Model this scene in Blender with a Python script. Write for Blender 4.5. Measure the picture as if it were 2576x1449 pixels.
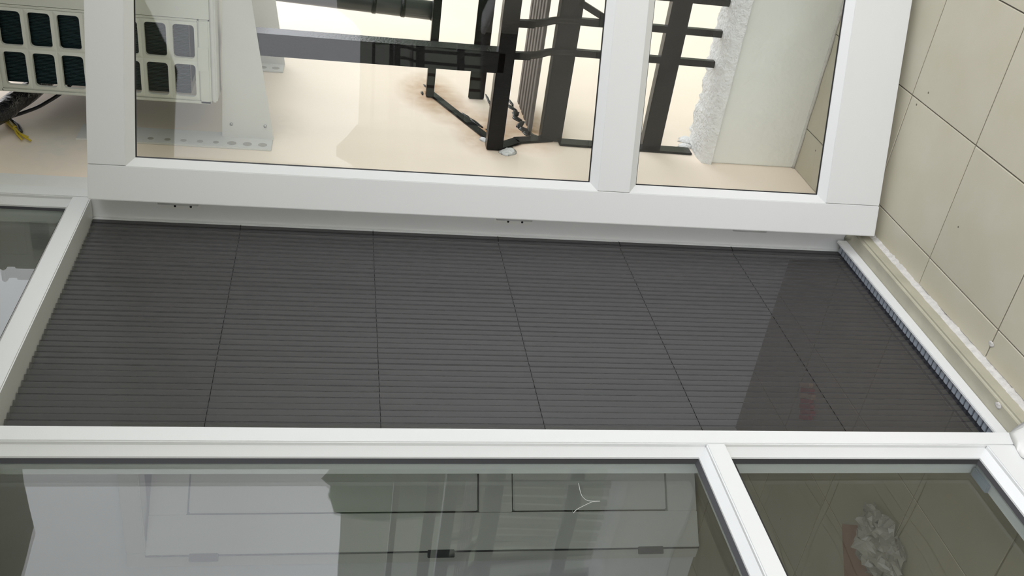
import bpy, bmesh, math, random
from mathutils import Vector, Matrix, noise
random.seed(7)
for o in list(bpy.data.objects): bpy.data.objects.remove(o)
scn = bpy.context.scene
COL = scn.collection
H = 1.57                                   # eye height above the balcony tiles; heights below are given from eye level

# ------------------------------------------------------------------ camera (phone held on its side: world up is picture left)
R = [(0.54048447, -0.84069384, 0.03332269), (-0.13813171, -0.12773458, -0.98214231), (0.82993745, 0.52622975, -0.18516503)]
cd = bpy.data.cameras.new('camera'); cam = bpy.data.objects.new('camera', cd); COL.objects.link(cam)
cd.sensor_fit = 'HORIZONTAL'; cd.sensor_width = 36; cd.lens = 36 * 2477.1 / 2576
cd.clip_start = .02; cd.clip_end = 2000
ax, ay, az = Vector(R[1]), Vector(R[0]), -Vector(R[2])
M = Matrix((ax, ay, az)).transposed().to_4x4(); M.translation = (0, 0, H)
cam.matrix_world = M
scn.camera = cam

# ------------------------------------------------------------------ overcast sky
w = bpy.data.worlds.new('overcast_sky'); scn.world = w; w.use_nodes = True
bg = w.node_tree.nodes['Background']; bg.inputs[0].default_value = (.91, .92, .97, 1); bg.inputs[1].default_value = 1.0
vs = scn.view_settings
vs.view_transform = 'Standard'; vs.look = 'None'; vs.gamma = 1; vs.use_curve_mapping = False; vs.exposure = 1.55

# ------------------------------------------------------------------ materials
def mat(name, col, rough=.5, metal=0, var=0, vscale=8, bump=0, bscale=60, spec=.5, col2=None):
    m = bpy.data.materials.new(name); m.use_nodes = True
    nt = m.node_tree; b = nt.nodes['Principled BSDF']
    b.inputs['Base Color'].default_value = (*col, 1); b.inputs['Roughness'].default_value = rough
    b.inputs['Metallic'].default_value = metal; b.inputs['Specular IOR Level'].default_value = spec
    tc = nt.nodes.new('ShaderNodeTexCoord')
    if var:
        n = nt.nodes.new('ShaderNodeTexNoise'); n.inputs['Scale'].default_value = vscale; n.inputs['Detail'].default_value = 5
        nt.links.new(tc.outputs['Object'], n.inputs['Vector'])
        r = nt.nodes.new('ShaderNodeValToRGB'); r.color_ramp.elements[0].position = .3; r.color_ramp.elements[1].position = .7
        c2 = col2 or tuple(c * (1 - var) for c in col)
        r.color_ramp.elements[0].color = (*c2, 1); r.color_ramp.elements[1].color = (*col, 1)
        nt.links.new(n.outputs['Fac'], r.inputs[0]); nt.links.new(r.outputs[0], b.inputs['Base Color'])
    if bump:
        n2 = nt.nodes.new('ShaderNodeTexNoise'); n2.inputs['Scale'].default_value = bscale; n2.inputs['Detail'].default_value = 4
        nt.links.new(tc.outputs['Object'], n2.inputs['Vector'])
        bp = nt.nodes.new('ShaderNodeBump'); bp.inputs['Strength'].default_value = bump; bp.inputs['Distance'].default_value = .01
        nt.links.new(n2.outputs['Fac'], bp.inputs['Height']); nt.links.new(bp.outputs[0], b.inputs['Normal'])
    return m

def glass_mat(name, tint, f0=.045, wavy=0):
    m = bpy.data.materials.new(name); m.use_nodes = True; nt = m.node_tree; nt.nodes.clear()
    out = nt.nodes.new('ShaderNodeOutputMaterial'); mix = nt.nodes.new('ShaderNodeMixShader')
    tr = nt.nodes.new('ShaderNodeBsdfTransparent'); tr.inputs[0].default_value = (*tint, 1)
    gl = nt.nodes.new('ShaderNodeBsdfGlossy'); gl.inputs['Roughness'].default_value = 0; gl.inputs['Color'].default_value = (1, 1, 1, 1)
    lw = nt.nodes.new('ShaderNodeLayerWeight'); lw.inputs['Blend'].default_value = .5
    pw = nt.nodes.new('ShaderNodeMath'); pw.operation = 'POWER'; pw.inputs[1].default_value = 5
    ma = nt.nodes.new('ShaderNodeMath'); ma.operation = 'MULTIPLY_ADD'; ma.inputs[1].default_value = 1 - f0; ma.inputs[2].default_value = f0
    nt.links.new(lw.outputs['Facing'], pw.inputs[0]); nt.links.new(pw.outputs[0], ma.inputs[0]); nt.links.new(ma.outputs[0], mix.inputs[0])
    nt.links.new(tr.outputs[0], mix.inputs[1]); nt.links.new(gl.outputs[0], mix.inputs[2]); nt.links.new(mix.outputs[0], out.inputs[0])
    if wavy:
        tc = nt.nodes.new('ShaderNodeTexCoord'); mp = nt.nodes.new('ShaderNodeMapping'); mp.inputs['Scale'].default_value = (1, 1, .25)
        n = nt.nodes.new('ShaderNodeTexNoise'); n.inputs['Scale'].default_value = 5; n.inputs['Detail'].default_value = 0
        bp = nt.nodes.new('ShaderNodeBump'); bp.inputs['Strength'].default_value = wavy; bp.inputs['Distance'].default_value = .01
        nt.links.new(tc.outputs['Object'], mp.inputs[0]); nt.links.new(mp.outputs[0], n.inputs['Vector'])
        nt.links.new(n.outputs['Fac'], bp.inputs['Height']); nt.links.new(bp.outputs[0], gl.inputs['Normal'])
    return m

def mesh_fabric(name, col, openness):
    m = bpy.data.materials.new(name); m.use_nodes = True; nt = m.node_tree; b = nt.nodes['Principled BSDF']
    b.inputs['Base Color'].default_value = (*col, 1); b.inputs['Roughness'].default_value = .6; b.inputs['Specular IOR Level'].default_value = .3
    out = nt.nodes['Material Output']; mix = nt.nodes.new('ShaderNodeMixShader'); tr = nt.nodes.new('ShaderNodeBsdfTransparent')
    mix.inputs[0].default_value = 1 - openness
    nt.links.new(tr.outputs[0], mix.inputs[1]); nt.links.new(b.outputs[0], mix.inputs[2]); nt.links.new(mix.outputs[0], out.inputs[0])
    return m

def cream_wall(name, col, stains):
    """painted render; rust and grime stains are kept as marks of the wall itself"""
    m = mat(name, col, .75, var=.06, vscale=2.2, bump=.12, bscale=25)
    nt = m.node_tree; b = nt.nodes['Principled BSDF']; src = b.inputs['Base Color'].links[0].from_socket
    geo = nt.nodes.new('ShaderNodeNewGeometry')
    nz = nt.nodes.new('ShaderNodeTexNoise'); nz.inputs['Scale'].default_value = 22; nz.inputs['Detail'].default_value = 6
    nt.links.new(geo.outputs['Position'], nz.inputs['Vector'])
    for (x, z, rad, c, amt) in stains:
        sb = nt.nodes.new('ShaderNodeVectorMath'); sb.operation = 'SUBTRACT'; sb.inputs[1].default_value = (x, 1.315, z + H)
        nt.links.new(geo.outputs['Position'], sb.inputs[0])
        ml = nt.nodes.new('ShaderNodeVectorMath'); ml.operation = 'MULTIPLY'; ml.inputs[1].default_value = (.6, 1, 1)
        nt.links.new(sb.outputs[0], ml.inputs[0])
        ln = nt.nodes.new('ShaderNodeVectorMath'); ln.operation = 'LENGTH'; nt.links.new(ml.outputs[0], ln.inputs[0])
        mr = nt.nodes.new('ShaderNodeMapRange'); mr.inputs['From Min'].default_value = 0; mr.inputs['From Max'].default_value = rad
        mr.inputs['To Min'].default_value = 1.25; mr.inputs['To Max'].default_value = 0
        nt.links.new(ln.outputs['Value'], mr.inputs['Value'])
        mu = nt.nodes.new('ShaderNodeMath'); mu.operation = 'MULTIPLY'; nt.links.new(mr.outputs[0], mu.inputs[0]); nt.links.new(nz.outputs['Fac'], mu.inputs[1])
        m2 = nt.nodes.new('ShaderNodeMath'); m2.operation = 'MULTIPLY'; m2.inputs[1].default_value = amt; m2.use_clamp = True
        nt.links.new(mu.outputs[0], m2.inputs[0])
        mx = nt.nodes.new('ShaderNodeMixRGB'); mx.inputs[2].default_value = (*c, 1)
        nt.links.new(m2.outputs[0], mx.inputs[0]); nt.links.new(src, mx.inputs[1]); src = mx.outputs[0]
    nt.links.new(src, b.inputs['Base Color'])
    return m

def tile_mat(name, col, rough, spec=.5):
    m = mat(name, col, rough, var=.12, vscale=7, bump=.05, bscale=30, spec=spec, col2=(col[0] * .93, col[1] * .92, col[2] * .86))
    nt = m.node_tree; b = nt.nodes['Principled BSDF']; src = b.inputs['Base Color'].links[0].from_socket
    geo = nt.nodes.new('ShaderNodeNewGeometry')
    # small dirt specks
    v = nt.nodes.new('ShaderNodeTexVoronoi'); v.inputs['Scale'].default_value = 9
    nt.links.new(geo.outputs['Position'], v.inputs['Vector'])
    lt = nt.nodes.new('ShaderNodeMath'); lt.operation = 'LESS_THAN'; lt.inputs[1].default_value = .028
    nt.links.new(v.outputs['Distance'], lt.inputs[0])
    mx = nt.nodes.new('ShaderNodeMixRGB'); mx.inputs[2].default_value = (.12, .1, .07, 1)
    nt.links.new(lt.outputs[0], mx.inputs[0]); nt.links.new(src, mx.inputs[1])
    # each tile a little different
    oi = nt.nodes.new('ShaderNodeObjectInfo'); mr = nt.nodes.new('ShaderNodeMapRange')
    mr.inputs['To Min'].default_value = .95; mr.inputs['To Max'].default_value = 1.03
    nt.links.new(oi.outputs['Random'], mr.inputs['Value'])
    hs = nt.nodes.new('ShaderNodeHueSaturation'); nt.links.new(mr.outputs[0], hs.inputs['Value']); nt.links.new(mx.outputs[0], hs.inputs['Color'])
    nt.links.new(hs.outputs[0], b.inputs['Base Color'])
    return m

PVC = mat('white_pvc', (.735, .745, .73), .38, bump=.02, bscale=400)
PVC2 = mat('white_painted_trim', (.78, .78, .74), .5, var=.05, vscale=20)
GASK = mat('black_rubber_gasket', (.012, .012, .014), .5)
GLASS = glass_mat('clear_door_glass', (.975, .985, .975), .025, wavy=.05)
GLASSF = glass_mat('double_glazing', (.93, .955, .94), .045, wavy=.25)
FABRIC = mesh_fabric('grey_pleated_net', (.074, .072, .074), .40)
FABRIC2 = mesh_fabric('grey_net_edge', (.085, .083, .085), .15)
CORD = mat('dark_screen_cord', (.004, .004, .005), .9, spec=0)
LINK = mat('pale_blue_grey_plastic', (.34, .38, .43), .4)
LINKD = mat('dark_track_plastic', (.03, .035, .045), .5)
TILE = tile_mat('beige_balcony_tile', (.535, .505, .405), .45)
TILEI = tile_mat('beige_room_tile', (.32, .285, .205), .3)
GROUT = mat('dark_grout', (.10, .09, .075), .9)
DARKW = mat('reflection_dark_wall', (.07, .065, .06), .9)  # tone chosen dark to weaken what the open door's glass mirrors
GROUTI = mat('room_grout', (.23, .20, .145), .9)
GROUTL = mat('pale_filler', (.55, .53, .48), .9)
STONE = mat('beige_stone_sill', (.45, .43, .33), .4, var=.18, vscale=14, bump=.04)
CAULK = mat('white_filler', (.66, .64, .60), .8, var=.2, vscale=60, bump=.4, bscale=150)
RUST, GREY = (.42, .22, .08), (.45, .40, .30)
WALL = cream_wall('cream_render', (.92, .795, .655), [(3.38, -.34, .13, RUST, 1.3), (3.24, -.40, .11, RUST, 1.0), (3.05, -.52, .14, RUST, 1.3), (3.10, -.67, .14, RUST, 1.2),
                                                   (3.24, -.665, .07, RUST, .7), (2.78, .78, .16, (.6, .62, .58), .9), (3.0, .16, .10, GREY, .4)])
PLASTER = mat('rough_white_plaster', (.80, .80, .78), .9, var=.1, vscale=40, bump=1.0, bscale=70)
PARA = mat('grey_white_parapet_paint', (.85, .855, .80), .7, var=.05, vscale=5, bump=.35, bscale=28)
BLACK = mat('black_painted_steel', (.006, .0055, .0052), .24, var=.3, vscale=30, bump=.1, bscale=120, spec=.22)
BLACKP = mat('black_pipe_plastic', (.03, .03, .033), .28)
SLATM = mat('worn_grey_slat', (.16, .14, .125), .6, var=.4, vscale=25)
ACW = mat('off_white_ac_casing', (.66, .67, .60), .45)
ACW2 = mat('pale_grey_bracket_paint', (.67, .67, .63), .45, var=.04)
COIL = mat('teal_black_coil', (.018, .045, .05), .35, metal=.3)
FANM = mat('dark_fan_plastic', (.03, .03, .03), .5)
STEEL = mat('zinc_steel', (.45, .45, .45), .35, metal=.9)
HOLE = mat('dark_hole', (.38, .36, .32), .8)
INSUL = mat('black_tape_insulation', (.012, .012, .014), .22, bump=1.0, bscale=55)
YEL = mat('yellow_wire', (.6, .45, .03), .45)
ROOMW = mat('room_wall_paint', (.74, .74, .75), .8, var=.03)
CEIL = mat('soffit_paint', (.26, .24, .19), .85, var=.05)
DOORM = mat('white_panel_door_paint', (.62, .63, .58), .5)
DARKH = mat('dark_hinge_steel', (.02, .02, .022), .4, metal=.4)
PAPER = mat('crumpled_grey_plastic', (.27, .25, .21), .35, var=.25, vscale=18)
CARD = mat('brown_cardboard', (.24, .12, .07), .8, var=.1)
THREAD = mat('grey_white_thread', (.42, .43, .40), .8)
REDM = mat('red_packet_print', (.32, .05, .04), .5)
TANM = mat('tan_packet_print', (.45, .30, .18), .5)
GRASS = mat('far_ground', (.15, .18, .11), .95, var=.5, vscale=.05, col2=(.18, .175, .15))
TREE = mat('far_tree_leaves', (.10, .15, .08), .95, var=.5, vscale=.5)

# ------------------------------------------------------------------ mesh helpers
def link(name, me, loc, m, parent=None):
    o = bpy.data.objects.new(name, me); COL.objects.link(o)
    if m and not me.materials: me.materials.append(m)
    if parent: o.parent = parent; o.location = Vector(loc) - world_loc(parent)
    else: o.location = loc
    return o
WL = {}
def world_loc(o):
    v = Vector((0, 0, 0))
    while o: v = v + o.location; o = o.parent
    return v
def build(name, bm, m, parent=None, smooth=False):
    """bm in eye-level coordinates -> object with its origin at its own base"""
    vs_ = [v.co for v in bm.verts]
    c = Vector(((min(v.x for v in vs_) + max(v.x for v in vs_)) / 2, (min(v.y for v in vs_) + max(v.y for v in vs_)) / 2, min(v.z for v in vs_)))
    for v in bm.verts: v.co -= c
    bmesh.ops.recalc_face_normals(bm, faces=bm.faces[:])
    me = bpy.data.meshes.new(name); bm.to_mesh(me); bm.free()
    if smooth:
        for p in me.polygons: p.use_smooth = True
    return link(name, me, c + Vector((0, 0, H)), m, parent)
def empty(name, loc):
    o = bpy.data.objects.new(name, None); COL.objects.link(o); o.location = (loc[0], loc[1], loc[2] + H); o.empty_display_size = .1
    return o
def tag(o, label, cat, group=None, kind=None):
    o['label'] = label; o['category'] = cat
    if group: o['group'] = group
    if kind: o['kind'] = kind
    return o
def addbox(bm, x0, x1, y0, y1, z0, z1, T=None):
    vs_ = []
    for z in (z0, z1):
        for (x, y) in ((x0, y0), (x1, y0), (x1, y1), (x0, y1)):
            p = (x, y, z); vs_.append(bm.verts.new(T(*p) if T else p))
    for f in ((0, 1, 2, 3), (4, 5, 6, 7), (0, 1, 5, 4), (1, 2, 6, 5), (2, 3, 7, 6), (3, 0, 4, 7)): bm.faces.new([vs_[i] for i in f])
    return vs_
def box(name, x0, x1, y0, y1, z0, z1, m, parent=None, bev=.002, T=None, seg=2):
    bm = bmesh.new(); addbox(bm, x0, x1, y0, y1, z0, z1, T)
    if bev: bmesh.ops.bevel(bm, geom=bm.edges[:], offset=bev, segments=seg, affect='EDGES')
    return build(name, bm, m, parent)
def addtube(bm, pts, r, n=10):
    pts = [Vector(p) for p in pts]; rings = []
    for i, p in enumerate(pts):
        t = (pts[min(i + 1, len(pts) - 1)] - pts[max(i - 1, 0)]).normalized()
        a = t.cross(Vector((0, 0, 1)));
        if a.length < 1e-3: a = t.cross(Vector((0, 1, 0)))
        a.normalize(); b = t.cross(a)
        rr = r[i] if isinstance(r, (list, tuple)) else r
        rings.append([bm.verts.new(p + rr * (math.cos(2 * math.pi * k / n) * a + math.sin(2 * math.pi * k / n) * b)) for k in range(n)])
    for i in range(len(rings) - 1):
        for k in range(n): bm.faces.new((rings[i][k], rings[i][(k + 1) % n], rings[i + 1][(k + 1) % n], rings[i + 1][k]))
    bm.faces.new(rings[0]); bm.faces.new(rings[-1][::-1])
def tube(name, pts, r, m, parent=None, n=10):
    bm = bmesh.new(); addtube(bm, pts, r, n); return build(name, bm, m, parent, True)
def spline(pts, k=8):
    P = [Vector(p) for p in pts]; out = []
    for i in range(len(P) - 1):
        p0, p1, p2, p3 = P[max(i - 1, 0)], P[i], P[i + 1], P[min(i + 2, len(P) - 1)]
        for j in range(k):
            t = j / k
            out.append(.5 * ((2 * p1) + (p2 - p0) * t + (2 * p0 - 5 * p1 + 4 * p2 - p3) * t * t + (3 * p1 - p0 - 3 * p2 + p3) * t ** 3))
    return out + [P[-1]]
def barbox(bm, p0, p1, wx, wz, up=(0, 0, 1)):
    """square bar from p0 to p1; wx across, wz along up"""
    p0, p1 = Vector(p0), Vector(p1); t = (p1 - p0).normalized(); s = t.cross(Vector(up)).normalized(); u = s.cross(t)
    vs_ = [bm.verts.new(p + a * s * wx / 2 + b * u * wz / 2) for p in (p0, p1) for (a, b) in ((-1, -1), (1, -1), (1, 1), (-1, 1))]
    for f in ((0, 1, 2, 3), (4, 5, 6, 7), (0, 1, 5, 4), (1, 2, 6, 5), (2, 3, 7, 6), (3, 0, 4, 7)): bm.faces.new([vs_[i] for i in f])
def bar(name, p0, p1, wx, wz, m, parent=None, up=(0, 0, 1), bev=.003):
    bm = bmesh.new(); barbox(bm, p0, p1, wx, wz, up)
    if bev: bmesh.ops.bevel(bm, geom=bm.edges[:], offset=bev, segments=2, affect='EDGES')
    return build(name, bm, m, parent)
def blob(name, pts, thick, m, parent=None, seed=0):
    """lumpy flat patch: outline pts (list of 3D) with centre pushed along thick vector"""
    bm = bmesh.new(); c = sum((Vector(p) for p in pts), Vector()) / len(pts); th_ = Vector(thick)
    o = [bm.verts.new(Vector(p)) for p in pts]
    i = [bm.verts.new(c + (Vector(p) - c) * .62 + th_ * (.75 + .5 * noise.noise(Vector(p) * 40 + Vector((seed, 0, 0))))) for p in pts]
    cc = bm.verts.new(c + th_)
    n = len(pts)
    for k in range(n):
        bm.faces.new((o[k], o[(k + 1) % n], i[(k + 1) % n], i[k])); bm.faces.new((i[k], i[(k + 1) % n], cc))
    bm.faces.new(o[::-1])
    return build(name, bm, m, parent, True)
def glazing(T, a0, a1, b0, b1, inset, d0, d1, dg, parent, m, gl, thick=.02, gw=.005):
    """four mitred beads, a gasket ring and a pane; T(a, b, depth) -> point"""
    O = [(a0, b0), (a1, b0), (a1, b1), (a0, b1)]; I = [(a0 + inset, b0 + inset), (a1 - inset, b0 + inset), (a1 - inset, b1 - inset), (a0 + inset, b1 - inset)]
    for k in range(4):
        j = (k + 1) % 4; bm = bmesh.new()
        P = [T(*O[k], d0), T(*O[j], d0), T(*I[j], d1), T(*I[k], d1), T(*O[k], dg), T(*O[j], dg), T(*I[j], dg), T(*I[k], dg)]
        v = [bm.verts.new(p) for p in P]
        for f in ((0, 1, 2, 3), (4, 5, 6, 7), (0, 1, 5, 4), (1, 2, 6, 5), (2, 3, 7, 6), (3, 0, 4, 7)): bm.faces.new([v[i] for i in f])
        build('glazing_bead', bm, m, parent)
    bm = bmesh.new(); g = gw
    J = [(I[0][0] + g, I[0][1] + g), (I[1][0] - g, I[1][1] + g), (I[2][0] - g, I[2][1] - g), (I[3][0] + g, I[3][1] - g)]
    e = -.0015
    for k in range(4):
        j = (k + 1) % 4
        v = [bm.verts.new(p) for p in (T(*I[k], d1 + (dg - d1) * .4), T(*I[j], d1 + (dg - d1) * .4), T(*J[j], dg + e), T(*J[k], dg + e))]
        bm.faces.new(v)
    bmesh.ops.remove_doubles(bm, verts=bm.verts[:], dist=1e-5)
    build('gasket', bm, GASK, parent)
    bm = bmesh.new()
    v = [bm.verts.new(T(a, b, d)) for d in (dg, dg + thick) for (a, b) in ((a0 + .002, b0 + .002), (a1 - .002, b0 + .002), (a1 - .002, b1 - .002), (a0 + .002, b1 - .002))]
    for f in ((0, 1, 2, 3), (4, 5, 6, 7), (0, 1, 5, 4), (1, 2, 6, 5), (2, 3, 7, 6), (3, 0, 4, 7)): bm.faces.new([v[i] for i in f])
    build('pane', bm, gl, parent)

# ------------------------------------------------------------------ measures (metres, x along the facade, y into the house, z from eye level)
FL = -1.57; SILL = -1.52; YF = 1.28; YW = 1.315; YG = 1.316; YB = 1.365
MX0, MX1 = 1.449, 1.4917                 # mullion between fixed light and doorway
JX0, JX1 = 2.388, 2.437                  # hinge jamb
HZ0, HZ1 = .605, .650                    # transom bar
WX0 = .42                                # far side of the fixed light
TOPZ = 1.10; CZ = 1.17                   # top of transom light, balcony soffit
PX0, PX1 = 2.907, 3.095; PT = -1.226     # parapet
BX0, BX1, BY0 = -3.15, 2.907, -1.30       # balcony floor
RX = 2.66                                # wall inside the room

# ------------------------------------------------------------------ the setting
# balcony floor: bed with single tiles
fl = box('floor', BX0, BX1, BY0, YW, FL - .12, FL - .004, GROUT, bev=0)
tag(fl, 'beige tiled balcony floor in front of the glazed doors', 'floor', kind='structure')
cache = {}
def tile(x0, x1, y0, y1, z, parent, m, g=.0016):
    sx, sy = round(x1 - x0 - 2 * g, 4), round(y1 - y0 - 2 * g, 4); key = (sx, sy, m.name)
    if key not in cache:
        bm = bmesh.new(); addbox(bm, -sx / 2, sx / 2, -sy / 2, sy / 2, -.010, 0)
        bmesh.ops.bevel(bm, geom=[e for e in bm.edges if all(abs(v.co.z) < 1e-6 for v in e.verts)], offset=.0012, segments=1, affect='EDGES')
        bmesh.ops.recalc_face_normals(bm, faces=bm.faces[:])
        me = bpy.data.meshes.new('tile'); bm.to_mesh(me); bm.free(); me.materials.append(m); cache[key] = me
    o = bpy.data.objects.new('tile', cache[key]); COL.objects.link(o); o.parent = parent
    o.location = Vector(((x0 + x1) / 2, (y0 + y1) / 2, z + H + random.uniform(-.0004, .0004))) - world_loc(parent)
XS = sorted([2.391 + .331 * k for k in (1, 0)] + [2.391 - .331 * k for k in range(1, 18)] + [BX1, BX0]); XS = [x for x in XS if BX0 <= x <= BX1]
YS = sorted([1.167 - .3255 * k for k in range(0, 9)] + [BY0]); YS = [y for y in YS if y >= BY0]
for i in range(len(XS) - 1):
    for j in range(len(YS) - 1):
        if XS[i + 1] - XS[i] > .03 and YS[j + 1] - YS[j] > .03: tile(XS[i], XS[i + 1], YS[j], YS[j + 1], FL, fl, TILE)
    y1 = 1.250 if XS[i + 1] < 2.3 else (YW if XS[i] > 2.38 else 1.256)
    tile(XS[i], XS[i + 1], 1.167, y1, FL, fl, TILE)

# facade wall in cream render
wf = empty('wall_front', (3.5, YW, FL)); tag(wf, 'cream rendered house wall beyond the white door', 'wall', kind='structure')
bm = bmesh.new()
addbox(bm, 2.555, 9, YW, YW + .09, FL - 2, 4)
build('render', bm, WALL, wf)
box('plaster_band', 2.437, 2.555, YW - .008, YW + .006, FL - .1, CZ, PVC2, wf, .004)
box('render', -3, WX0 - .05, YW, YW + .2, FL - 2, 4, WALL, wf, 0)
box('render', WX0 - .05, 2.555, YW, YW + .2, TOPZ + .05, 4, WALL, wf, 0)
# soffit
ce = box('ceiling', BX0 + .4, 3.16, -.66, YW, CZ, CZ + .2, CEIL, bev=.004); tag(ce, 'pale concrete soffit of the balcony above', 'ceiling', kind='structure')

# parapet with ragged plaster top
pw = empty('wall_parapet', (3.0, .3, FL)); tag(pw, 'low grey-white parapet wall with ragged white plaster top', 'wall', kind='structure')
def parapet(x0, x1, y0, y1, parent):
    box('parapet_face', x0, x1, y0, y1, FL - .4, PT - .03, PARA, parent, .004)
def ragged(axis, c0, c1, l0, l1, parent, n=150, mcount=10):
    bm = bmesh.new(); grid = []
    prof = [(-.10, -.032), (-.05, -.004), (.02, 0), (.2, .004), (.4, .003), (.6, .0), (.8, -.004), (.98, -.012), (1.06, -.03), (1.08, -.07), (1.0, -.09)]
    for i in range(n + 1):
        l = l0 + (l1 - l0) * i / n; row = []
        for k, (t, dz) in enumerate(prof):
            c = c0 + (c1 - c0) * t
            q = Vector((l * 30, k * 3.1, c0)); q2 = Vector((l * 110, k * 5.7, 3))
            amp = .016 if k > 5 else .003
            c += (noise.noise(q) * amp + noise.noise(q2) * amp * .7) * (1 if c1 > c0 else -1)
            z = PT + dz - .004 + noise.noise(q + Vector((0, 0, 9))) * (.010 if k > 5 else .0025) + noise.noise(q2) * (.006 if k > 4 else .0008)
            row.append(bm.verts.new((c, l, z) if axis == 'y' else (l, c, z)))
        grid.append(row)
    for i in range(n):
        for k in range(len(prof) - 1): bm.faces.new((grid[i][k], grid[i + 1][k], grid[i + 1][k + 1], grid[i][k + 1]))
    build('plaster_top', bm, PLASTER, parent, True)
parapet(PX0, PX1, BY0, YW, pw); ragged('y', PX0 + .004, PX1, BY0, YW, pw, 260)
box('parapet_face', BX0 - .19, BX0, BY0 - .19, YW, FL - .4, PT - .03, DARKW, pw, .004)  # unseen far end, coloured dark for its reflection in the door glass
box('parapet_face', BX0, PX1, BY0 - .19, BY0, FL - .4, PT - .03, PARA, pw, .004)
ragged('x', BY0, BY0 - .19, BX0, PX1, pw, 120)
# lumps of filler where the parapet meets the house wall
for (x, z, r) in ((3.08, PT - .01, .03), (3.03, PT + .015, .022), (2.93, PT - .04, .02)):
    blob('filler_lump', [(x + r * math.cos(a) * (1 + .3 * noise.noise(Vector((a, x * 9, 1)))), YW - .001, z + r * 1.2 * math.sin(a) * (1 + .4 * noise.noise(Vector((a * 2, z * 9, 4))))) for a in [k * math.pi / 7 for k in range(14)]], (0, -.012, 0), PLASTER, pw)
bm = bmesh.new(); pts = []
addtube(bm, [(2.904 + .002 * math.sin(y * 40), y, FL + .004) for y in [YW - .02 * k for k in range(0, 105)]], .0055, 6)
build('filler_seam', bm, CAULK, pw, True)

# stone sill with its filler seam
sl = empty('trim_1', (1.4, YF, FL)); tag(sl, 'beige stone sill under the insect screen and fixed window', 'sill', kind='structure')
box('sill_slab', .35, 2.395, 1.256, YB + .02, FL - .02, SILL, STONE, sl, .007, seg=3)
bm = bmesh.new(); n = 200; rows = []
for i in range(n + 1):
    x = .6 + (2.335 - .6) * i / n
    wd = .0062 + .006 * noise.noise(Vector((x * 18, 1, 1))) + .005 * noise.noise(Vector((x * 90, 1, 1))); h_ = .004 + .0025 * noise.noise(Vector((x * 40, 5, 1)))
    rows.append([bm.verts.new((x, 1.2565, FL + .012 + h_)), bm.verts.new((x, 1.2565 - wd * .4, FL + .006 + h_)), bm.verts.new((x, 1.2565 - wd, FL + .003)), bm.verts.new((x, 1.2565 - wd - .002, FL - .004))])
for i in range(n):
    for k in range(3): bm.faces.new((rows[i][k], rows[i + 1][k], rows[i + 1][k + 1], rows[i][k + 1]))
build('filler_seam', bm, CAULK, sl, True)
blob('filler_lump', [(1.487, 1.281, -1.498), (1.490, 1.268, -1.508), (1.487, 1.252, -1.515), (1.480, 1.236, -1.517), (1.470, 1.222, -1.52), (1.44, 1.205, -1.52), (1.39, 1.205, -1.52), (1.35, 1.24, -1.515), (1.37, 1.272, -1.49), (1.41, 1.279, -1.478), (1.45, 1.279, -1.486)], (0, -.003, .004), PVC2, sl)
blob('filler_lump', [(2.33, 1.262, -1.555), (2.35, 1.25, -1.56), (2.385, 1.255, -1.565), (2.40, 1.28, -1.53), (2.39, 1.30, -1.515), (2.36, 1.285, -1.515)], (0, -.01, .006), STONE, sl)

# white outer frame
fr = empty('trim_2', (1.9, YF, SILL)); tag(fr, 'white plastic outer frame around doorway, transom and fixed window', 'frame', kind='structure')
box('mullion', MX0, MX1, YF, YB, SILL, HZ0, PVC, fr, .0025)
box('transom_bar', WX0, JX0, YF, YB, HZ0, HZ1, PVC, fr, .0025)
box('hinge_jamb', JX0, JX1, YF, YB, SILL, TOPZ, PVC, fr, .0025)
box('jamb_stop', JX0 - .012, JX0, YB - .028, YB, SILL, HZ0, PVC, fr, .0015)
box('far_jamb', WX0 - .05, WX0, YF, YB, SILL, TOPZ, PVC, fr, .0025)
box('top_bar', WX0, JX0, YF, YB, TOPZ, TOPZ + .05, PVC, fr, .0025)
for z in (.386, -.505):                   # hinge leaves let into the jamb, two screws each
    hp = box('hinge_plate', JX0 - .0012, JX0 + .001, YF + .004, YF + .022, z - .052, z + .052, PVC2, fr, 0)
    for dz in (-.028, .012):
        bm = bmesh.new(); addtube(bm, [(JX0 - .0022, YF + .014, z + dz), (JX0 - .001, YF + .014, z + dz)], .0032, 10); build('screw', bm, DARKH, hp)

# fixed light: bottom, middle rails, two glazed panes
T1 = lambda a, b, d: (a, d, b)
wi = empty('window_1', (.93, YF, SILL)); tag(wi, 'tall white fixed window of two panes left of the screen', 'window', kind='structure')
box('bottom_rail', WX0, MX0, YF, YB, SILL, -1.42, PVC, wi, .0025)
box('middle_rail', WX0, MX0, YF, YB, -.817, -.776, PVC, wi, .0025)
glazing(T1, WX0, MX0, -.776, HZ0, .0143, 1.2893, 1.305, YG, wi, PVC, GLASSF, .022, .0095)
glazing(T1, WX0, MX0, -1.42, -.817, .0143, 1.2893, 1.305, YG, wi, PVC, GLASSF, .022, .0095)
pl = box('drain_cover', 1.385, 1.445, 1.341, 1.363, -1.42, -1.411, LINK, wi, .002)
w2 = empty('window_2', (1.9, YF, HZ1)); tag(w2, 'dark transom window above the pleated insect screen', 'window', kind='structure')
glazing(T1, WX0, JX0, HZ1, TOPZ, .0143, 1.2893, 1.305, YG, w2, PVC, GLASSF, .022, .006)

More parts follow.
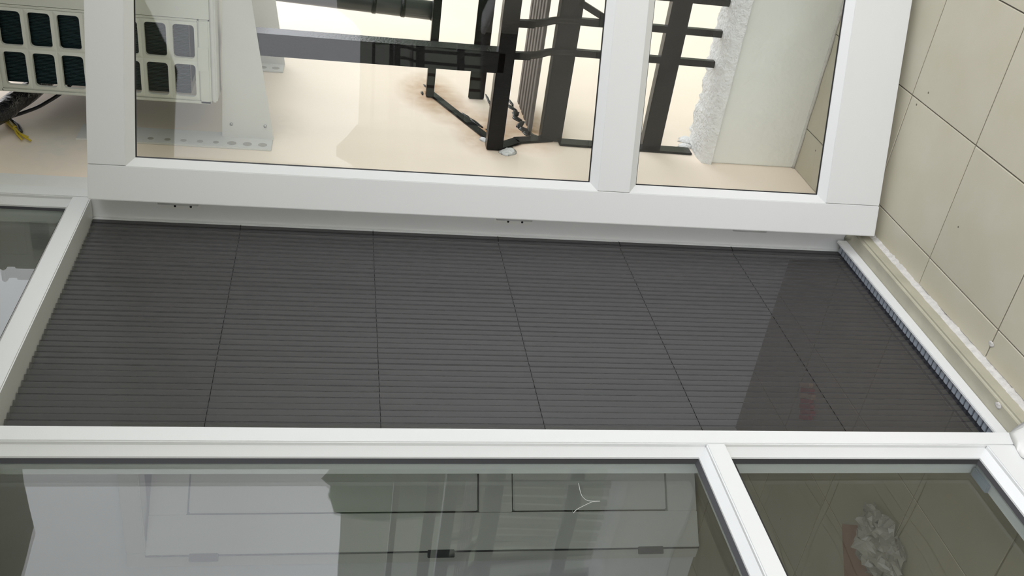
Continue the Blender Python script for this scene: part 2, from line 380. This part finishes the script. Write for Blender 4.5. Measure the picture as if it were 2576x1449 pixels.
# ------------------------------------------------------------------ the opened glazed door leaf
LD = Vector((.32700345, -.94502314, 0)); LN = Vector((-.94502314, -.32700345, 0)); LP = Vector((2.295, 1.237, 0)); TH = .066
def TL(s, z, d): p = LP + LD * s - LN * d; return (p.x, p.y, z)
TLb = lambda s, d, z: TL(s, z, d)
dl = empty('door_1', (LP.x, LP.y, -1.55)); tag(dl, 'white glazed door leaf swung open outward over the tiles', 'door', kind='structure')
LW = .95; LB, LT = -1.55, .59
box('stile', 0, .088, 0, TH, LB, LT, PVC, dl, .0022, TLb)
box('stile', LW - .088, LW, 0, TH, LB, LT, PVC, dl, .0022, TLb)
e = .0009
box('top_rail', .088 + e, LW - .088 - e, e, TH - e, .50, LT - e, PVC, dl, .0012, TLb)
box('middle_rail', .088 + e, LW - .088 - e, e, TH - e, -.803, -.714, PVC, dl, .0012, TLb)
box('bottom_rail', .088 + e, LW - .088 - e, e, TH - e, LB + e, -1.383, PVC, dl, .0012, TLb)
glazing(TL, .088, LW - .088, -.714, .50, .0205, .002, .017, .024, dl, PVC, GLASS, .018, .003)
glazing(TL, .088, LW - .088, -1.383, -.803, .0205, .002, .017, .024, dl, PVC, GLASS, .018, .003)
for z in (.386, -.505, -1.2):
    p = LP - LN * (TH + .012) - LD * .008
    tube('hinge_knuckle', [(p.x, p.y, z - .05), (p.x, p.y, z + .05)], .009, PVC, dl, 12)

# ------------------------------------------------------------------ pleated insect screen
YM = 1.345; SB, ST = -1.504, HZ0 - .002
sc = tag(empty('insect_screen', (1.94, YM, SILL)), 'dark grey pleated insect screen drawn across the doorway', 'insect screen')
N = 42; x0, x1 = MX1 + .004, JX0 - .040; bm = bmesh.new(); bot = []; top = []
for i in range(2 * N + 1):
    x = x0 + (x1 - x0) * i / (2 * N); y = YM + (.0055 if i % 2 else -.0055) + random.uniform(-.0006, .0006)
    bot.append(bm.verts.new((x, y, SB))); top.append(bm.verts.new((x + random.uniform(-.001, .001), y, ST)))
for i in range(2 * N): bm.faces.new((bot[i], bot[i + 1], top[i + 1], top[i]))
build('pleated_net', bm, FABRIC, sc)
box('net_end_strip', JX0 - .040, JX0 - .024, YM - .004, YM - .002, SB, ST, FABRIC2, sc, 0)
box('net_end_strip', JX0 - .026, JX0 - .012, YM - .007, YM - .005, SB, ST, FABRIC2, sc, 0)
for z in (.23, -.12, -.467, -.82, -1.162):
    tube('cord', [(x0, YM - .0005, z), (x1, YM - .0005, z), (x1 + .012, YM - .0075, z), (x1 + .028, YM - .009, z)], .0007, CORD, sc, 6)
box('bottom_track', MX1, JX0 - .012, 1.299, 1.307, SILL, -1.4896, PVC, sc, .0015)
box('track_bed', MX1, JX0 - .012, 1.307, 1.352, SILL, -1.508, LINKD, sc, 0)
bm = bmesh.new(); addbox(bm, -.0075, .0075, -.012, .012, 0, .006); bmesh.ops.bevel(bm, geom=bm.edges[:], offset=.001, segments=1, affect='EDGES')
lm = bpy.data.meshes.new('track_link'); bm.to_mesh(lm); bm.free(); lm.materials.append(LINK)
k = 0; x = MX1 + .012
while x < JX0 - .02:
    o = bpy.data.objects.new('track_link', lm); COL.objects.link(o); o.parent = sc
    o.location = Vector((x, 1.3235, -1.507 + H)) - world_loc(sc); x += .0195

# ------------------------------------------------------------------ railing at the end of the balcony with its plant rack
def railing(name, sx, label, y0=YW - .001, y1=BY0, full=True):
    """rails run along y; sx(x) lets the far end mirror it"""
    g = tag(empty(name, (sx(3.0), (y0 + y1) / 2, PT)), label, 'railing')
    def rail(nm, xa, xb, za, zb, m=BLACK, yy=None, bev=.003): box(nm, min(sx(xa), sx(xb)), max(sx(xa), sx(xb)), y1, yy or y0, za, zb, m, g, bev)
    rail('top_rail', 3.32, 3.35, -.353, -.325)
    rail('outer_rail', 3.335, 3.347, -.536, -.479)
    rail('handrail', 2.90, 2.945, -.547, -.494)
    rail('lower_rail', 3.0, 3.045, -.762, -.69)
    rail('bottom_rail', 2.982, 3.02, -1.106, -1.04)
    for k in range(6):
        xs = 3.075 + .048 * k; rail('slat', xs, xs + .026, -.672, -.660, SLATM, bev=.001)
    y = 1.0
    while y > y1:
        bar('baluster', (sx(2.925), y, -.545), (sx(2.93), y, -.60), .022, .022, BLACK, g, (1, 0, 0), .002)
        pts = spline([(sx(2.93), y, -.56), (sx(2.945), y, -.62), (sx(2.985), y, -.675), (sx(3.0), y, -.76)], 5)
        tube('baluster_bend', pts, .0125, BLACK, g, 8)
        bar('baluster', (sx(2.998), y, -.75), (sx(2.995), y, PT - .02), .022, .022, BLACK, g, (1, 0, 0), .002)
        y -= .1015
    return g
rl = railing('balcony_railing', lambda x: x, 'black steel railing with slatted plant rack above ragged parapet')
W_ = YW - .004
bar('wall_plate', (3.36, W_, -.345), (2.96, W_, -.525), .008, .03, BLACK, rl, (0, 0, 1))
bar('wall_plate', (2.92, W_, -.53), (2.985, W_, -.61), .008, .045, BLACK, rl)
bar('wall_plate', (2.985, W_, -.60), (3.02, W_, -.73), .008, .045, BLACK, rl)
bar('wall_plate', (2.995, W_, -.75), (2.985, W_, PT + .01), .008, .052, BLACK, rl, (1, 0, 0))
bar('rack_post', (2.93, 1.02, -.52), (2.93, 1.02, .31), .068, .06, BLACK, rl, (1, 0, 0))
bar('brace', (3.01, .84, -.745), (3.01, .905, -.88), .02, .02, BLACK, rl, (1, 0, 0))
def smear(x, z, l, h, ang, sd):
    pts = []
    for a in [k * math.pi / 8 for k in range(16)]:
        r = 1 + .55 * noise.noise(Vector((math.cos(a) * 2, math.sin(a) * 2, sd)))
        dx, dz = l * math.cos(a) * r, h * math.sin(a) * r
        pts.append((x + dx * math.cos(ang) - dz * math.sin(ang), YW - .0004, z + dx * math.sin(ang) + dz * math.cos(ang)))
    blob('paint_smear', pts, (0, -.0018, 0), BLACK, rl, sd)
for i, a in enumerate(((3.33, -.635, .035, .006, .1), (3.28, -.632, .03, .012, .4), (3.23, -.638, .035, .012, -.2), (3.18, -.636, .025, .014, .3), (3.13, -.64, .04, .010, -.4), (3.09, -.645, .03, .016, .5), (3.06, -.655, .025, .018, .3), (3.04, -.675, .02, .014, .3),
                       (3.34, -.553, .055, .005, .05), (3.27, -.562, .025, .006, .5), (3.12, -.485, .045, .009, .45), (3.18, -.455, .03, .006, .45), (3.42, -.335, .03, .006, .3), (3.36, -.315, .02, .005, 0), (3.05, -.53, .03, .010, .5), (2.96, -.575, .03, .012, .2))): smear(*a, i * 3.3)
for i, (x, z, r) in enumerate(((2.905, -.565, .03), (2.97, -.58, .02), (2.985, -.50, .02), (3.39, -.345, .016))):
    blob('filler_ring', [(x + 1.3 * r * math.cos(a) * (1 + .5 * noise.noise(Vector((math.cos(a), math.sin(a), i)))), YW - .0005, z + r * math.sin(a) * (1 + .5 * noise.noise(Vector((math.sin(a), math.cos(a), i + 5))))) for a in [k * math.pi / 8 for k in range(16)]], (0, -.006, 0), PLASTER, rl, i)
railing('balcony_railing', lambda x: BX0 + 2.907 - x, 'black steel railing mirrored in the glass from the far balcony end', YW - .001, BY0)

# drain pipe beyond the rack
pp = tag(empty('drain_pipe', (3.76, 1.13, -.375)), 'black plastic pipe rising behind the plant rack beside the air conditioner', 'pipe')
tube('pipe_body', [(3.76, 1.135, -.375), (3.76, 1.112, .2), (3.76, 1.08, 1.25)], .036, BLACKP, pp, 20)
for z in (-.375, -.26, -.15):
    tube('pipe_collar', [(3.76, 1.135 - .04 * (z + .375), z), (3.76, 1.135 - .04 * (z + .389), z + .014)], .0385, BLACK, pp, 20)

# ------------------------------------------------------------------ air conditioner on two wall brackets
AX0, AX1, AY0, AY1, AZ0, AZ1 = 2.80, 3.66, .845, 1.177, .347, .985
ac = tag(empty('air_conditioner', (3.2, 1.0, AZ0)), 'off-white outdoor air conditioner with gridded side on wall brackets', 'air conditioner')
def rrect(cy, cz, hw, hh, r, n=4):
    out = []
    for (sx, sy, a0) in ((1, 1, 0), (-1, 1, 90), (-1, -1, 180), (1, -1, 270)):
        for k in range(n + 1):
            a = math.radians(a0 + 90 * k / n); out.append((cy + sx * (hw - r) + r * math.cos(a), cz + sy * (hh - r) + r * math.sin(a)))
    return out
def grille(x, ys, zs, hw, hh, py, pz, thick, name, parent):
    """sheet in the x plane with rounded holes, given cell centres"""
    bm = bmesh.new()
    for cy in ys:
        for cz in zs:
            ho = rrect(cy, cz, hw, hh, .010); n = len(ho)
            ou = []
            for (a, b) in ho:
                da, db = a - cy, b - cz; s = max(abs(da) / (py / 2), abs(db) / (pz / 2)); ou.append((cy + da / s, cz + db / s))
            # corner snapping so the cells meet
            for (sx, sy) in ((1, 1), (-1, 1), (-1, -1), (1, -1)):
                j = min(range(n), key=lambda i: (ou[i][0] - cy - sx * py / 2) ** 2 + (ou[i][1] - cz - sy * pz / 2) ** 2); ou[j] = (cy + sx * py / 2, cz + sy * pz / 2)
            A = [bm.verts.new((x, a, b)) for a, b in ou]; B = [bm.verts.new((x - .002, a, b)) for a, b in ho]; C = [bm.verts.new((x + thick, a, b)) for a, b in ho]
            B2 = [bm.verts.new((x - .002, cy + (a - cy) * .985 + (b * 0), cz + (b - cz) * .985)) for a, b in ho]
            for i in range(n):
                j = (i + 1) % n
                bm.faces.new((A[i], A[j], B[j], B[i])); bm.faces.new((B[i], B[j], C[j], C[i]))
            bmesh.ops.delete(bm, geom=B2, context='VERTS')
    bmesh.ops.remove_doubles(bm, verts=bm.verts[:], dist=1e-4)
    return build(name, bm, ACW, parent)
zc = [.417 + .0755 * k for k in range(7)]
gz0, gz1 = zc[0] - .0755 / 2, zc[-1] + .0755 / 2
box('grille_rim', AX0 - .001, AX0 + .014, .9265, .9345, gz0, gz1, ACW, ac, .002)
gr = grille(AX0, (.9915, 1.1065), zc, .0485, .029, .115, .0755, .010, 'side_grille', ac)
box('grille_rim', AX0 - .001, AX0 + .014, AY1 - .013, AY1, AZ0, gz1 + .01, ACW, ac, .004)
box('grille_rim', AX0 - .001, AX0 + .014, .927, AY1, AZ0, gz0, ACW, ac, .004)
box('grille_rim', AX0 - .001, AX0 + .014, .927, AY1, gz1, AZ1, ACW, ac, .004)
bm = bmesh.new(); addbox(bm, AX0, AX1, AY0, .925, AZ0, AZ1)
bmesh.ops.bevel(bm, geom=[e_ for e_ in bm.edges if all(abs(v.co.y - AY0) < 1e-5 for v in e_.verts)], offset=.022, segments=4, affect='EDGES')
cs = build('front_casing', bm, ACW, ac)
box('latch_tab', AX0 - .0035, AX0 + .002, 1.005, 1.075, AZ0 + .004, AZ0 + .034, ACW, ac, .001)
bm = bmesh.new(); addtube(bm, [(AX0 - .002, .898, .43), (AX0 + .001, .898, .43)], .006, 12); build('screw', bm, ACW2, ac)
box('top_cover', AX0 - .003, AX1 + .003, AY0 + .004, AY1 + .003, AZ1, AZ1 + .016, ACW, ac, .005)
box('end_panel', AX1 - .01, AX1, .925, AY1, AZ0, AZ1, ACW, ac, .003)
box('base_pan', AX0 + .006, AX1 - .006, AY0 + .01, AY1 - .004, AZ0 - .016, AZ0, ACW2, ac, .004)
co = box('coil', AX0 + .030, AX0 + .05, .93, AY1 - .02, AZ0 + .06, AZ1 - .01, COIL, ac, 0)
box('coil', AX0 + .05, AX1 - .02, AY1 - .045, AY1 - .02, AZ0 + .06, AZ1 - .01, COIL, ac, 0)
bm = bmesh.new()                          # fin edges: fine upright relief on the coil
y = .932
while y < AY1 - .022: addbox(bm, AX0 + .026, AX0 + .0302, y, y + .0014, AZ0 + .06, AZ1 - .01); y += .0042
fn = build('fins', bm, COIL, co); fn['kind'] = 'stuff'
bm = bmesh.new(); fc = (3.1, AY0 - .004, .66)
for r in [.05 + .0235 * k for k in range(10)]: addtube(bm, [(fc[0] + r * math.cos(a), fc[1], fc[2] + r * math.sin(a)) for a in [k * math.pi / 20 for k in range(41)]], .003, 5)
for k in range(12): a = k * math.pi / 6; addtube(bm, [(fc[0] + .04 * math.cos(a), fc[1] + .004, fc[2] + .04 * math.sin(a)), (fc[0] + .27 * math.cos(a), fc[1] + .004, fc[2] + .27 * math.sin(a))], .003, 5)
build('fan_guard', bm, ACW, ac, True)

def bracket(x, label):
    b = tag(empty('wall_bracket', (x, YW, .18)), label, 'bracket', 'wall brackets of the air conditioner')
    # tapering arm with a folded top flange
    bm = bmesh.new(); o = [(YW - .006, .325), (.80, .312), (.80, .262), (.86, .240), (YW - .006, .175)]
    A = [bm.verts.new((x, y, z)) for y, z in o]; B = [bm.verts.new((x + .003, y, z)) for y, z in o]; n = len(o)
    bm.faces.new(A); bm.faces.new(B[::-1])
    for i in range(n): bm.faces.new((A[i], A[(i + 1) % n], B[(i + 1) % n], B[i]))
    build('arm', bm, ACW2, b)
    bar('arm_flange', (x + .02, YW - .006, .3265), (x + .02, .80, .3135), .04, .003, ACW2, b)
    rb = box('wall_rail', x - .072, x + .034, YW - .006, YW, .178, .735, ACW2, b, .0015)
    for (z, r) in ((.205, .0135), (.25, .0135), (.296, .0135), (.342, .009), (.388, .009), (.436, .009), (.482, .009), (.53, .009), (.70, .009)):
        bm = bmesh.new(); n = 16; c = (x - .043, z)
        ri = [bm.verts.new((c[0] + r * math.cos(2 * math.pi * k / n), YW - .0066, c[1] + r * math.sin(2 * math.pi * k / n))) for k in range(n)]
        r2 = [bm.verts.new((c[0] + r * .86 * math.cos(2 * math.pi * k / n), YW - .0064, c[1] + r * .86 * math.sin(2 * math.pi * k / n))) for k in range(n)]
        for k in range(n): bm.faces.new((ri[k], ri[(k + 1) % n], r2[(k + 1) % n], r2[k]))
        bm.faces.new(r2); build('hole', bm, HOLE, rb)
    for z in (.30, .20): tube('bolt', [(x - .004, YW - .05, z), (x + .001, YW - .05, z)], .005, STEEL, b, 8)
    return b
bracket(2.872, 'pale grey wall bracket nearer the white door, drilled rail on wall')
bracket(3.53, 'pale grey wall bracket farther from the door under the air conditioner')

# pipes and wires between air conditioner and wall
ip = tag(tube('insulated_pipe', spline([(2.62, 1.262, 1.06), (2.80, 1.25, .94), (2.89, 1.25, .922), (2.98, 1.248, .897), (3.2, 1.24, .86), (3.4, 1.2, .8)], 6), .030, INSUL, None, 14), 'black taped pipe bundle behind the air conditioner', 'pipe')
tag(tube('black_cable', spline([(2.80, 1.292, .995), (2.863, 1.291, .950), (2.916, 1.290, .905), (2.985, 1.287, .862), (3.05, 1.25, .80), (3.2, 1.185, .74)], 6), .0055, BLACKP, None, 10), 'thin black cable curving below the taped pipe bundle', 'cable')
wr = tag(empty('earth_wire', (2.8, 1.3, .85)), 'yellow and black loose wire ends against the cream wall', 'wire')
tube('yellow_wire', spline([(2.90, 1.303, .955), (2.875, 1.303, .938), (2.853, 1.303, .922), (2.83, 1.303, .905)], 6), .0075, YEL, wr, 8)
tube('black_wire', spline([(2.89, 1.305, .935), (2.862, 1.305, .912), (2.842, 1.305, .899), (2.815, 1.306, .889)], 6), .008, BLACKP, wr, 8)
for q in ([(2.83, 1.300, .905), (2.80, 1.302, .895), (2.765, 1.306, .871)], [(2.83, 1.300, .905), (2.80, 1.303, .885), (2.785, 1.307, .86)], [(2.83, 1.300, .905), (2.79, 1.302, .880), (2.762, 1.307, .846)]):
    tube('wire_end', spline(q, 4), .003, YEL, wr, 6)

# ------------------------------------------------------------------ the room behind
RY1 = 4.6; RXL = -1.6; RZ = 1.25
fi = box('floor', RXL, 4.2, YB + .02, RY1, SILL - .14, SILL - .0012, GROUTI, bev=0); tag(fi, 'dim beige tiled room floor behind the fixed window', 'floor', kind='structure')
xs = [1.69 + .331 * k for k in range(-3, 8)]; xs = [x for x in xs if x < 4.2]; ys = [YB + .02] + [2.005 + .331 * k for k in range(-1, 8) if 2.005 + .331 * k < RY1]
for i in range(len(xs) - 1):
    for j in range(len(ys) - 1): tile(xs[i], xs[i + 1], ys[j], ys[j + 1], SILL, fi, TILEI)
box('screed', RXL, xs[0], YB + .02, RY1, SILL - .004, SILL - .001, TILEI, fi, 0)
wr_ = empty('wall_right', (RX, 3, SILL)); tag(wr_, 'pale painted room wall with a doorway, seen through the glass', 'wall', kind='structure')
DY0, DY1, DZ = 2.33, 2.885, .625
box('wall_panel', RX, RX + .12, YW + .09, DY0, SILL, RZ, ROOMW, wr_, 0)
box('wall_panel', RX, RX + .12, DY1, RY1, SILL, RZ, ROOMW, wr_, 0)
box('wall_panel', RX, RX + .12, DY0, DY1, DZ, RZ, ROOMW, wr_, 0)
box('wall_panel', JX1, RX + .12, YW + .006, YW + .09, SILL, RZ, ROOMW, wr_, 0)
box('door_casing', RX - .018, RX, DY1 - .01, DY1 + .065, SILL, DZ + .06, DOORM, wr_, .004)
box('door_casing', RX - .018, RX, DY0 - .065, DY0 + .01, SILL, DZ + .06, DOORM, wr_, .004)
box('door_casing', RX - .018, RX, DY0 + .01, DY1 - .01, DZ - .01, DZ + .06, DOORM, wr_, .004)
wb = box('wall_back', RXL, 4.2, RY1, RY1 + .1, SILL, RZ, ROOMW, bev=0); tag(wb, 'dim back wall of the room', 'wall', kind='structure')
wl = empty('wall_left', (RXL, 3, SILL)); tag(wl, 'unseen room wall to the left with an opening added to let daylight in', 'wall', kind='structure')
box('wall_panel', RXL - .1, RXL, YW, RY1, SILL, -.55, ROOMW, wl, 0); box('wall_panel', RXL - .1, RXL, YW, RY1, .45, RZ, ROOMW, wl, 0)  # opening added out of view to light the room
box('wall_panel', RXL - .1, RXL, YW, 2.3, -.55, .45, ROOMW, wl, 0); box('wall_panel', RXL - .1, RXL, 3.7, RY1, -.55, .45, ROOMW, wl, 0)
wh = box('wall_hall', 4.2, 4.3, YW + .2, RY1, SILL, RZ, ROOMW, bev=0); tag(wh, 'dark hall wall behind the ajar door', 'wall', kind='structure')
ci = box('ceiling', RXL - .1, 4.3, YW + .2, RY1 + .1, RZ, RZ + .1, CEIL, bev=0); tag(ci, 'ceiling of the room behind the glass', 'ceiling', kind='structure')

# ajar panel door
D2 = Vector((.729, -.6846, 0)); N2 = Vector((-.6846, -.729, 0)); DP = Vector((2.648, 2.862, 0))
TD = lambda s, d, z: tuple(DP + D2 * s - N2 * d + Vector((0, 0, z)))
dd = empty('door_2', (DP.x, DP.y, SILL)); tag(dd, 'pale panelled inner door standing ajar, black hinges, behind the fixed window', 'door', kind='structure')
DW = .54
def dbox(nm, s0, s1, z0, z1, d0, d1, m, parent=dd, bev=.002): return box(nm, s0, s1, d0, d1, z0, z1, m, parent, bev, TD)
dbox('stile', -.02, .122, SILL + .006, .615, 0, .04, DOORM); dbox('stile', DW - .13, DW, SILL + .006, .615, 0, .04, DOORM)
dbox('top_rail', .1225, DW - .1305, .48, .614, .0004, .0396, DOORM); dbox('middle_rail', .1225, DW - .1305, -.747, -.616, .0004, .0396, DOORM); dbox('bottom_rail', .1225, DW - .1305, SILL + .007, -1.39, .0004, .0396, DOORM)
dbox('door_panel', .128, DW - .136, -.61, .474, .004, .036, DOORM, bev=.004); dbox('door_panel', .128, DW - .136, -1.384, -.753, .004, .036, DOORM, bev=.004)
for z in (.41, -.467, -1.31): dbox('hinge', -.046, -.016, z - .052, z + .052, -.004, .008, DARKH)
dbox('hinge_edge_strip', -.027, -.0205, SILL + .006, .615, .002, .03, GASK, bev=0)  # dark strip along the hinge edge of the inner door

# things lying on the room floor
def crumple(name, cx, cy, r, h, m, label, cat, n=26):
    bm = bmesh.new(); g = []
    for i in range(n + 1):
        row = []
        for j in range(n + 1):
            u, v = i / n * 2 - 1, j / n * 2 - 1; q = Vector((u * 1.9, v * 1.9, 2)); rad = 1 + .35 * noise.noise(Vector((math.atan2(v, u) * 1.4, 1, 1)))
            ridge = 1 - abs(noise.noise(q * 1.0)) * 2.6; ridge2 = 1 - abs(noise.noise(q * 2.0)) * 2.4
            d = min(1, math.hypot(u, v)); z = h * (1 - d ** 1.5) * .8 + h * .55 * max(0, ridge) + h * .22 * ridge2
            row.append(bm.verts.new((cx + r * u * rad * (1 - .25 * abs(v)) + .02 * noise.noise(q * 3), cy + r * .8 * v * rad * (1 - .25 * abs(u)) + .02 * noise.noise(q * 3 + Vector((5, 5, 5))), SILL + .002 + max(0, z) * (1 - .6 * d))))
        g.append(row)
    for i in range(n):
        for j in range(n): bm.faces.new((g[i][j], g[i + 1][j], g[i + 1][j + 1], g[i][j + 1]))
    o = build(name, bm, m); return tag(o, label, cat)
crumple('plastic_sheet', 1.715, 1.885, .125, .06, PAPER, 'crumpled grey plastic sheet on the room floor behind the glass', 'plastic sheet')
cb = [(1.90, 1.99), (1.79, 1.885), (1.60, 2.02), (1.55, 2.19), (1.68, 2.24), (1.80, 2.10)]
bm = bmesh.new(); A = [bm.verts.new((x, y, SILL + .001)) for x, y in cb]; B = [bm.verts.new((x, y, SILL + .004)) for x, y in cb]
bm.faces.new(A); bm.faces.new(B)
for i in range(len(cb)): bm.faces.new((A[i], A[(i + 1) % 6], B[(i + 1) % 6], B[i]))
tag(build('cardboard_sheet', bm, CARD), 'flat brown cardboard piece beside the crumpled plastic', 'cardboard')
pk = tag(empty('printed_packet', (2.28, 1.865, SILL)), 'small red and tan packet on floor seen through the screen', 'packet')
e1 = Vector((-.56, .83, 0)); e2 = Vector((-.83, -.56, 0)); c0 = Vector((2.335, 1.80, SILL))
for k in range(7):
    a = c0 + e1 * (.017 * k); q = lambda s, t, z: tuple(c0 + e1 * (.017 * k + s) + e2 * t + Vector((0, 0, z)))
    box('printed_band', .001, .0165, .005 * (k % 2), .062 + .008 * (k % 3), .001, .016, (REDM, TANM)[k % 2 == 0 and k < 6 and k != 4], pk, .001, q)

# a thread stuck to the window
yt = YG - .0012
tag(tube('white_thread', spline([(1.371, yt, -0.496), (1.344, yt, -0.495), (1.331, yt, -0.498), (1.323, yt, -0.506), (1.322, yt, -0.529), (1.32, yt, -0.513), (1.31, yt, -0.494), (1.3, yt, -0.478), (1.291, yt, -0.47)], 4), .0007, THREAD, None, 6), 'thin white curled thread clinging to the fixed window glass', 'thread')
# crumbs of plaster on tiles and sill
def flake(x, y, z, r, label, sd):
    pts = [(x + r * math.cos(a) * (1 + .5 * noise.noise(Vector((math.cos(a), math.sin(a), sd)))), y + r * .7 * math.sin(a) * (1 + .5 * noise.noise(Vector((math.sin(a), sd, 1)))), z + .0005) for a in [k * math.pi / 5 for k in range(10)]]
    tag(blob('plaster_flake', pts, (0, 0, .0009), CAULK, None, sd), label, 'plaster flake')
flake(1.728, 1.209, FL, .011, 'white plaster flake lying on the cut tile strip by the sill', 1)
flake(1.572, 1.270, SILL, .012, 'white plaster flake lying on the stone sill', 2)

# ------------------------------------------------------------------ far surroundings, met only in reflections
gd = box('ground', -400, 400, -400, 400, -11, -10.5, GRASS, bev=0); tag(gd, 'green and grey ground far below the balcony', 'ground', kind='structure')
def tree(x, y, r, h, label):
    bm = bmesh.new(); bmesh.ops.create_icosphere(bm, subdivisions=3, radius=1)
    for v in bm.verts:
        q = v.co.copy(); k = 1 + .35 * noise.noise(q * 1.7 + Vector((x, y, 0))) + .15 * noise.noise(q * 4)
        v.co = Vector((x + q.x * r * k, y + q.y * r * k, -10.5 + h * .55 + q.z * h * .5 * k))
    t = tag(empty('tree', (x, y, -10.5)), label, 'tree', 'trees far beyond the balcony')
    build('crown', bm, TREE, t, True)
    tube('trunk', [(x, y, -10.5), (x, y, -10.5 + h * .4)], .5, CARD, t, 8)
for (a0, n, st, lab) in ((184, 9, 9, 'leafy green tree far off, mirrored in the open door'), (282, 9, 9, 'leafy green tree far off, mirrored in the fixed window')):
    for i in range(n):
        a = math.radians(a0 + i * st); d = (46, 66, 54)[i % 3]
        tree(d * math.cos(a), d * math.sin(a), random.uniform(2.4, 2.9), random.uniform(8.6, 9.9), lab)
